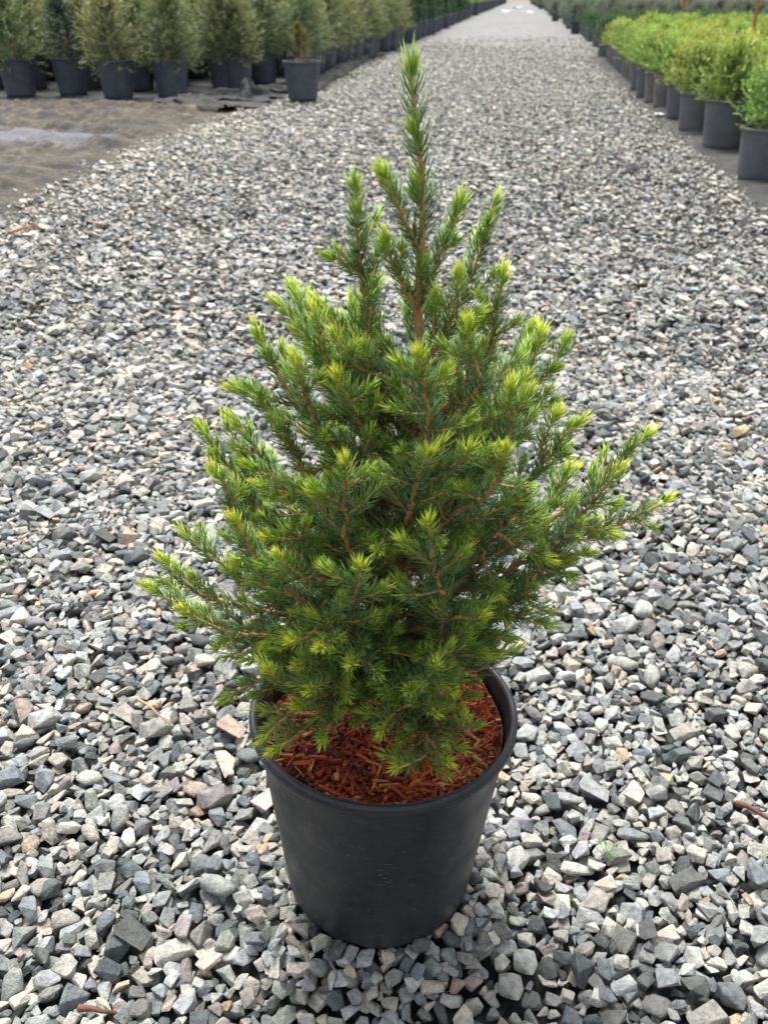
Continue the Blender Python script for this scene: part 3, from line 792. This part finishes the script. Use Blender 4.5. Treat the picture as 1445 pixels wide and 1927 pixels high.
# ------------------------------------------------------------------ background conifers in pots
def bg_crown(name, seed, h, rad, shoots, per, nl, nw, material, up, shape, ragged=.18, droop=-.22):
    r = np.random.default_rng(seed); V, F, A = [], [], []; n0 = 0
    for k in range(shoots):
        u = r.random() ** 1.2; zb = h * u * .82; az = r.uniform(0, 2 * np.pi)
        prof = {'cone': (1 - u) ** .75 + .10, 'bush': math.sqrt(max(0, 1 - (u * .98) ** 2.2)) * .9 + .1, 'column': .75 + .25 * math.sin(u * 3)}[shape]
        L = rad * prof * r.uniform(1 - ragged * 2, 1 + ragged)
        el = np.interp(u, [0, .10, .25, 1], [droop, max(droop, up - .25), up, up + .8]) + r.normal(0, .18)
        d = np.array([math.cos(az) * math.cos(el), math.sin(az) * math.cos(el), math.sin(el)])
        b0 = np.array([0, 0, zb * .92 + h * .07])
        s = r.uniform(.05, 1, per) ** .7; p = b0 + d * (L * s)[:, None] + UP * (.12 * L * s ** 2)[:, None]
        dv = d[None] * .75 + r.normal(0, .55, (per, 3)) + UP * .15; dv /= np.linalg.norm(dv, axis=1, keepdims=True)
        sd_ = np.cross(dv, r.normal(size=(per, 3))); sd_ /= np.linalg.norm(sd_, axis=1, keepdims=True)
        ln = nl * r.uniform(.7, 1.3, per)[:, None]
        tri = np.stack([p - sd_ * nw, p + sd_ * nw, p + dv * ln + sd_ * nw * .3, p + dv * ln - sd_ * nw * .3], 1)
        V.append(tri.reshape(-1, 3)); ag = np.clip(s ** 2.2 * (.55 + .45 * u) + r.normal(0, .1, per), 0, 1)
        A.append(np.repeat(ag, 4)); F.append(np.arange(per * 4).reshape(-1, 4) + n0); n0 += per * 4
    return make_mesh(name, np.concatenate(V), [np.concatenate(F)], {'age': np.concatenate(A)}, [material])
def stem_mesh(h):
    a = Acc(); tube(a, np.array([[0, 0, -.03], [.004, .002, h * .4], [0, 0, h * .85]]), [.012, .009, .004], 6, age=.1); return a.mesh('trunk', [M_BARK], True)
def pot_mesh(rr, rb, h, m, seed):
    wall, rim = pot_profiles(rr, rb, h, .013, h * .86)
    V1, F1 = lathe(wall, 28, .004, seed); V2_, F2 = lathe(rim, 28, .004, seed)
    return make_mesh('pot', V1, [F1], mats=[m], smooth=True), make_mesh('rim', V2_, [F2], mats=[m], smooth=True)
def disc_mesh(r0, z):
    a = np.arange(20) * 2 * np.pi / 20; q = np.linspace(.15, 1, 4)
    V = [(r0 * k * math.cos(t), r0 * k * math.sin(t), z + .006 * rng.normal()) for k in q for t in a]
    i = np.arange(3)[:, None] * 20; j = np.arange(20)[None]; kk = (j + 1) % 20
    return make_mesh('mulch', np.array(V), [np.stack([i + j, i + 20 + j, i + 20 + kk, i + kk], -1).reshape(-1, 4)], {'tint': np.full(80, .42)}, [M_CHIP])
BIGPOT = [pot_mesh(.150, .112, .29, M_POT_OLD, s) for s in (1, 2)]
SMALLPOT = [pot_mesh(.112, .090, .225, M_POT_MID, 3), pot_mesh(.112, .090, .225, M_POT_GREY, 4)]
BIGMULCH, SMALLMULCH = disc_mesh(.132, .262), disc_mesh(.098, .20)
STEM = stem_mesh(.42)
CROWNS = {
 'olive': [bg_crown('crown', 20 + k, rng.uniform(.50, .60), rng.uniform(.25, .29), 280, 22, .030, .0036, M_OLIVE, .15, 'bush') for k in range(6)],
 'blue': [bg_crown('crown', 40, .62, .185, 230, 20, .028, .0030, M_BLUE, .25, 'cone')],
 'tan': [bg_crown('crown', 41, .34, .125, 70, 18, .028, .0028, M_TAN, .7, 'cone', .3)],
 'lime': [bg_crown('crown', 50 + k, rng.uniform(.22, .30), rng.uniform(.175, .205), 210, 22, .022, .0034, M_LIME, .62, 'bush', .25, .32) for k in range(6)],
 'deep': [bg_crown('crown', 60 + k, rng.uniform(.19, .24), .22, 110, 16, .030, .0045, M_DEEP, .6, 'bush', .18, .2) for k in range(3)],
 'grey': [bg_crown('crown', 70 + k, rng.uniform(.34, .42), .36, 150, 18, .040, .0065, M_GREY, .5, 'bush') for k in range(3)],
 'column': [bg_crown('crown', 80 + k, rng.uniform(.62, .78), .19, 150, 18, .034, .0050, M_DEEP, .9, 'column') for k in range(3)],
}
def potted(name, x, y, crown, pots, mulch_me, zc, label, group=None, scale=1.0, tilt=0, detail=True, cat='potted plant', z=0.0):
    t = empty(name, (x, y, z), rng.uniform(0, 2 * np.pi), label=label, category=cat)
    if group: t['group'] = group
    t.scale = (scale,) * 3
    pm, rm = pots[int(rng.integers(len(pots)))]
    p = obj('pot', pm, t); obj('rim', rm, p)
    if detail: obj('mulch', mulch_me, t); s = obj('trunk', STEM, t); s.location = (0, 0, zc); s.scale = (1, 1, .7)
    c = obj('crown', CROWNS[crown][int(rng.integers(len(CROWNS[crown])))], t); c.location = (0, 0, zc - .02)
    c.rotation_euler = (rng.normal(0, .05), rng.normal(0, .05), rng.uniform(0, 7))
    return t
# left block: front row facing the bare fabric, rows behind it, and the file along the lane
GL = 'potted conifers packed in the left block'
FRONT = ['bushy olive conifer at the outer end of the front row, beside the dark blue-green spruce',
         'olive conifer in a black pot between the dark blue-green spruce and another front-row conifer',
         'olive front-row conifer two pots along from the dark blue-green spruce toward the lane',
         'broad olive conifer in a black pot right behind the heap of black cloth']
for n, (px_, py_) in enumerate([(30, 186), (215, 190), (318, 188), (424, 174)]):
    x, y, _ = ground(px_, py_); y += .11
    potted('potted_conifer', x, y, 'olive', BIGPOT, BIGMULCH, .265, FRONT[n], GL, 1.12 if n == 3 else 1.0)
x, y, _ = ground(130, 183)
potted('potted_conifer', x, y + .11, 'blue', BIGPOT, BIGMULCH, .265, 'dark blue-green cone-shaped spruce among the olive conifers of the front row', GL)
for row in range(7):
    for x in np.arange(-2.40 - .22 * (row % 2), -(8.45 + .45 * row) * .56 - .4, -.44):
        if row == 0 and x > -2.3: continue
        lab = 'olive conifer in the second row, partly hidden behind the front row of pots' if row == 0 else 'olive conifer deep in the packed block behind the second row'
        potted('potted_conifer', x + rng.normal(0, .04), 8.42 + .45 * row + rng.normal(0, .04), 'olive', BIGPOT, BIGMULCH, .265, lab, GL, rng.uniform(.92, 1.08), detail=row < 2)
for k, y in enumerate(np.arange(9.35, 17.2, .43)):
    potted('potted_conifer', -2.04 + .02 * k * .4 + rng.normal(0, .03), y, 'olive', BIGPOT, BIGMULCH, .265, 'olive conifer in the file of black pots edging the lane beside the rolled fabric hem', GL, rng.uniform(.92, 1.05))
    if y > 11.4: potted('potted_conifer', -2.5 + rng.normal(0, .03), y + .2, 'olive', BIGPOT, BIGMULCH, .265, 'olive conifer in the second file in from the lane behind the edging pots', GL, detail=False)
x, y, _ = ground(565, 193)
potted('potted_conifer', x, y + .11, 'tan', BIGPOT, BIGMULCH, .265, 'small yellowing conifer alone in a black pot pulled out onto the gravel')
for y in np.arange(17.6, 36, .5):
    for j in range(2):
        potted('potted_cypress', -1.86 - .45 * j + .006 * (y - 17) + rng.normal(0, .04), y, 'column', BIGPOT, BIGMULCH, .26, 'tall dark green columnar shrub in the far file along the lane', 'dark columnar shrubs down the lane', detail=False)
for y in np.concatenate([np.arange(36.5, 62, .8), np.arange(62, 104, 1.3)]):
    potted('potted_shrub', float(np.interp(y, [36, 104], [-1.66, -.95])) - .15 + rng.normal(0, .05), y, 'lime', BIGPOT, BIGMULCH, .26, 'light green shrub at the distant end of the left file along the lane', 'distant light green shrubs on the left', 1.6, detail=False)
# right block
GR = 'lime potted spruces packed in the right block'
edge = [(1432, 345, .0), (1361, 284, .02), (1308, 252, 0), (1281, 228, .0), (1254, 207, 0), (1236, 197, 0), (1219, 187, 0), (1207, 173, 0)]
for n, (px_, py_, dz) in enumerate(edge):
    x, y, _ = ground(px_, py_)
    potted('potted_spruce', x + .0, y + .09, 'lime', SMALLPOT[:1] if n < 3 or n == 1 else SMALLPOT, SMALLMULCH, .20, 'lime green young spruce in the largest grey pot of the outer file' if n == 1 else 'lime green young spruce in a grey pot in the outer file along the lane', GR, 1.0 + .12 * (n == 1))
x, y, _ = ground(1425, 300)
potted('potted_spruce', x + .12, y + .05, 'lime', SMALLPOT[:1], SMALLMULCH, .20, 'lime green young spruce in a grey pot in the outer file along the lane', GR)
for y in np.arange(9.2, 13.2, .42):
    potted('potted_spruce', 1.18 + .02 * (y - 9), y, 'lime', SMALLPOT, SMALLMULCH, .20, 'lime green young spruce in a grey pot in the outer file along the lane', GR, rng.uniform(.92, 1.05), detail=False)
for y in np.arange(4.3, 13.4, .36):
    for j, x in enumerate(np.arange(1.55, .26 * y + .5, .36)):
        potted('potted_spruce', x + rng.normal(0, .035) + (.1 if int(y * 3) % 2 else 0), y + rng.normal(0, .035), 'lime', SMALLPOT, SMALLMULCH, .20, 'lime green young spruce in the packed block behind the outer file', GR, rng.uniform(.92, 1.08), detail=False)
for y in np.arange(13.7, 22, .55):
    for x in np.arange(1.35 + .02 * (y - 13), .26 * y + .5, .55):
        potted('potted_shrub', x + rng.normal(0, .05), y + rng.normal(0, .05), 'deep', SMALLPOT, SMALLMULCH, .20, 'low dark green shrub in the dark strip behind the lime block', 'dark low shrubs behind the lime block', .95, detail=False)
for y in np.arange(22.4, 46, 1.2):
    for x in np.arange(1.50 + .004 * (y - 22), .26 * y + .6, 1.1):
        potted('potted_bush', x + rng.normal(0, .1), y + rng.normal(0, .1), 'grey', BIGPOT, BIGMULCH, .26, 'grey-green shrub in the distant block beyond the dark strip', 'grey-green shrubs far on the right', .80 + .12 * rng.random(), detail=False)

for y in np.arange(46.5, 104, 1.5):
    for j in range(2):
        potted('potted_bush', 1.72 + .9 * j + rng.normal(0, .1), y, 'grey', BIGPOT, BIGMULCH, .26, 'grey-green shrub in the distant block beyond the dark strip', 'grey-green shrubs far on the right', .95, detail=False)
# ------------------------------------------------------------------ weed fabric on the beds
def fabric(name, x0, x1, y0, y1, nx, ny, zf, dirtyf, label, kind=None):
    V, Fq = grid_sheet(x0, x1, y0, y1, nx, ny, zf)
    o = obj(name, make_mesh(name, V, [Fq], {'dirty': dirtyf(V[:, 0], V[:, 1]), 'damp': .80 * np.exp(-(((V[:, 0] + 2.75) / .75) ** 2 + ((V[:, 1] - 5.35) / .50) ** 2))}, [M_FABRIC], True), label=label, category='fabric')
    return o
def wrink(X, Y, s): 
    r = 1 - np.abs(wav(X * .55, Y * 1.6, s, 6, 5)); return .055 * np.clip(r, 0, 1) ** 3 + .016 * wav(X, Y, s + 1, 11, 6)
fabric('landscape_fabric', -9.5, -1.62, 2.4, 7.25, 200, 150, lambda X, Y: -.006 - .022 * np.clip((X + 2.1) / .3, 0, 1) + wrink(X, Y, 11) * np.clip((-1.9 - X) * 3, 0, 1) * np.clip((Y - 2.4) * 2, 0, 1), lambda x, y: np.clip(1.15 - .0 * x, 0, 1) + 0 * x,
       'dirty wrinkled grey-brown ground cloth with a damp bluish patch, left of the lane')
fabric('landscape_fabric', -12, -1.60, 7.2, 18, 150, 130, lambda X, Y: .004 - .030 * np.clip((X + 1.85) / .2, 0, 1) + .3 * wrink(X, Y, 15) * np.clip((-1.8 - X) * 4, 0, 1), lambda x, y: np.clip(.35 - (y - 7.3) * .4, .12, 1),
       'black ground cloth under the left block of pots')
fabric('landscape_fabric', .86, 9.5, 3.0, 14, 180, 140, lambda X, Y: .004 - .030 * np.clip((1.06 - X) / .12, 0, 1) + .6 * wrink(X * 1.2, Y, 19) * np.clip((X - .98) * 5, 0, 1), lambda x, y: np.full(len(x), .28),
       'dark grey ground cloth under the right block of pots')
# bunched cloth at the corner of the left block and the rolled hem along the lane
def bunch(pts, w, h, seed, label, name='crumpled_fabric'):
    P, L = resample(np.array(pts), .05); n = len(P); m = 26; T, N, B = frames(P)
    N = np.cross(T, UP); N /= np.linalg.norm(N, axis=1, keepdims=True)
    u = np.linspace(-1, 1, m); S, U = np.meshgrid(np.linspace(0, L, n), u, indexing='ij')
    r = np.random.default_rng(seed)
    prof = (1 - U ** 2) ** .6; q = np.linspace(0, 1, n); env = np.sin(np.pi * np.clip(q, .02, .98)) ** .35
    wob = 1 + .7 * wav(S, U * .25, seed, 13, 4)
    rid = (1 - np.abs(wav(S * 1.2, U * .35, seed + 8, 8, 3))) ** 3
    Z = .022 + h * prof * env[:, None] * np.clip(.25 + .9 * rid, .15, 2) + .55 * h * np.abs(wav(S * 1.0, U * .5, seed + 3, 17, 5)) * prof
    off = U * w * (1 + .3 * wav(S, U, seed + 5, 5, 3)) * (.35 + .65 * env[:, None])
    V = P[:, None] + N[:, None] * off[..., None]; V[..., 2] = Z - .05 * np.clip(np.abs(U) - .8, 0, 1) * 5 * .4
    i = (np.arange(n - 1)[:, None] * m + np.arange(m - 1)[None]).ravel()
    return obj(name, make_mesh(name, V.reshape(-1, 3), [np.stack([i, i + 1, i + m + 1, i + m], -1)], {'dirty': np.full(n * m, .3)}, [M_FABRIC], True), label=label, category='fabric')
bunch([ground(300, 205), ground(340, 198), ground(390, 208), ground(428, 212)], .16, .055, 3, 'low crumpled black cloth lying at the edge of the gravel')
def tented_cloth(c, rx, ry, folds, label):
    n, m = 60, 50; u, v = np.meshgrid(np.linspace(-1, 1, m), np.linspace(-1, 1, n)); X, Y = u * rx, v * ry; Z = .028 + .010 * wav(X, Y, 31, 16, 5)
    for x0, y0, a, h, w, ln in folds:
        d = (X - x0) * -math.sin(a) + (Y - y0) * math.cos(a); l = (X - x0) * math.cos(a) + (Y - y0) * math.sin(a)
        d = d + .012 * np.sin(l * 34 + x0 * 90); Z = np.maximum(Z, h * np.clip(1 - np.abs(d) / w, 0, 1) ** 1.25 * np.clip(1 - (l / ln) ** 2, 0, 1) ** .7)
    Z = np.maximum(Z + .006 * wav(X, Y, 33, 40, 4), .003) - .02 * np.clip(np.hypot(u, v) - .8, 0, 1)
    q = 1 + .14 * np.sin(5 * np.arctan2(v, u)); V = np.stack([c[0] + X * q, c[1] + Y * q, Z], -1).reshape(-1, 3)
    i = (np.arange(n - 1)[:, None] * m + np.arange(m - 1)[None]).ravel()
    return obj('crumpled_fabric', make_mesh('crumpled_fabric', V, [np.stack([i, i + 1, i + m + 1, i + m], -1)], {'dirty': np.full(n * m, .12)}, [M_FABRIC], True), label=label, category='fabric')
tented_cloth(ground(440, 188) + [0, .05, 0], .34, .26, [(.10, .0, 1.9, .165, .055, .20), (.16, -.02, .9, .12, .05, .16), (-.06, .02, .15, .085, .06, .24), (-.2, .03, -.3, .06, .05, .16), (.02, -.12, .3, .05, .04, .2)],
             'folded heap of black cloth standing up beside the front pots')
bunch([ground(470, 186), ground(500, 180), ground(540, 177)], .09, .05, 9, 'pale dusty fold of cloth running behind the lone yellowing conifer')
bunch([ground(588, 172), ground(620, 150), ground(660, 127), ground(690, 110), ground(718, 105)], .09, .05, 5, 'rolled pale grey cloth hem along the foot of the edging pots')

# ------------------------------------------------------------------ stakes, twigs, litter
def stake(px_, py_top, py_base, D, w, label):
    a, b = at(px_[0], py_top, D), at(px_[1], py_base, D); b = b + (a - b) / np.linalg.norm(a - b) * 0
    dirn = (a - b) / np.linalg.norm(a - b); base = b - dirn * (b[2] / dirn[2]); topp = a + dirn * .35
    acc = Acc(); tube(acc, np.stack([base, (base + topp) / 2, topp]), w, 4)
    return obj('wooden_stake', acc.mesh('wooden_stake', [M_STAKE]), label=label, category='stake')
stake((1427, 1412), 0, 80, 8.2, .012, 'orange wooden stake leaning up out of the lime spruce block')
stake((181, 181), 0, 30, 10.5, .016, 'upright orange wooden stake among the left block conifers')
stake((1288, 1282), 0, 40, 19, .03, 'pale brown stake far off above the dark shrub strip')
def stick(p0, p1, r0, m, label, bendz=.004, name='dry_stick'):
    p0, p1 = np.array(p0), np.array(p1); c = (p0 + p1) / 2 + [0, 0, bendz]; P, _ = resample(np.stack([p0, c, p1]), .01)
    q = np.linspace(0, 1, len(P)); acc = Acc(); tube(acc, P + rng.normal(0, r0 * .2, P.shape), r0 * (1 - .55 * q) * (1 + .12 * rng.normal(size=len(q))), 6)
    return obj(name, acc.mesh(name, [m], True), label=label, category='stick')
stick(ground(258, 1315, .017), ground(318, 1362, .015), .0022, M_STICK, 'thin pale dry stick lying on the gravel left of the pot')
stick(ground(150, 1897, .017), ground(218, 1908, .017), .0034, M_REDBARK, 'short red-brown bark stick lying flat among the stones')
stick(ground(1385, 1512, .018), ground(1450, 1545, .018), .0030, M_REDBARK, 'dark brown stick lying on the gravel right of the pot')
stick(ground(18, 438, .012), ground(72, 424, .012), .006, M_STAKE, 'orange-brown twig on the gravel beside the dirty ground cloth')
acc = Acc(); g0 = ground(1143, 1612, .010)
for k in range(7):
    a = k * 2.4; d = np.array([math.cos(a), math.sin(a), .9]); L = .007 + .002 * (k % 3)
    P = np.stack([g0, g0 + d * L * .5, g0 + d * L]); tube(acc, P, [.0005, .0004, .0003], 4)
    s = np.cross(d, UP); s /= np.linalg.norm(s); e = g0 + d * L
    acc.add(np.stack([e, e + d * .002 + s * .0018, e + d * .0045, e + d * .002 - s * .0018]), [np.array([[0, 1, 2, 3]])])
obj('weed_sprout', acc.mesh('weed_sprout', [M_SPROUT]), label='tiny green weed sprout growing between the stones', category='weed')
def scrap(px_, py_, s, m, label, name, z=.014):
    c = ground(px_, py_, z); n = 9; a = np.arange(n) * 2 * np.pi / n; r = s * rng.uniform(.55, 1.1, n)
    V = np.concatenate([[c + [0, 0, s * .12]], c + np.stack([r * np.cos(a), r * np.sin(a) * .8, rng.uniform(-.05, .22, n) * s], 1)]); V = np.concatenate([V, V - [0, 0, .0015]])
    i = np.arange(n); F1 = np.stack([0 * i, 1 + i, 1 + (i + 1) % n], 1); F2 = F1[:, ::-1] + n + 1
    side = np.stack([1 + i, n + 2 + i, n + 2 + (i + 1) % n, 1 + (i + 1) % n], 1)
    return obj(name, make_mesh(name, V, [np.concatenate([F1, F2]), side], {'dirty': np.full(len(V), .05)}, [m]), label=label, category='scrap')
scrap(1186, 318, .07, M_FABRIC, 'small black cloth scrap on the gravel toward the right edge of the lane', 'fabric_scrap')
scrap(462, 394, .05, M_FABRIC, 'black cloth scrap pressed into the gravel behind the spruce', 'fabric_scrap')
scrap(452, 333, .055, M_FABRIC, 'black cloth scrap farther up the gravel toward the lone potted conifer', 'fabric_scrap')
scrap(1240, 215, .05, M_WHITE, 'white plastic scrap at the foot of the right-hand pots', 'white_patch', .02)
for px_, py_, q in ((955, 22, .35), (973, 15, .5), (992, 23, .32)):  # thin white patches where the lane ends, of no identified material
    scrap(px_, py_, q, M_WHITE, 'white patch lying where the lane runs out between the rows', 'white_patch', .03)['group'] = 'white patches at the far end of the lane'
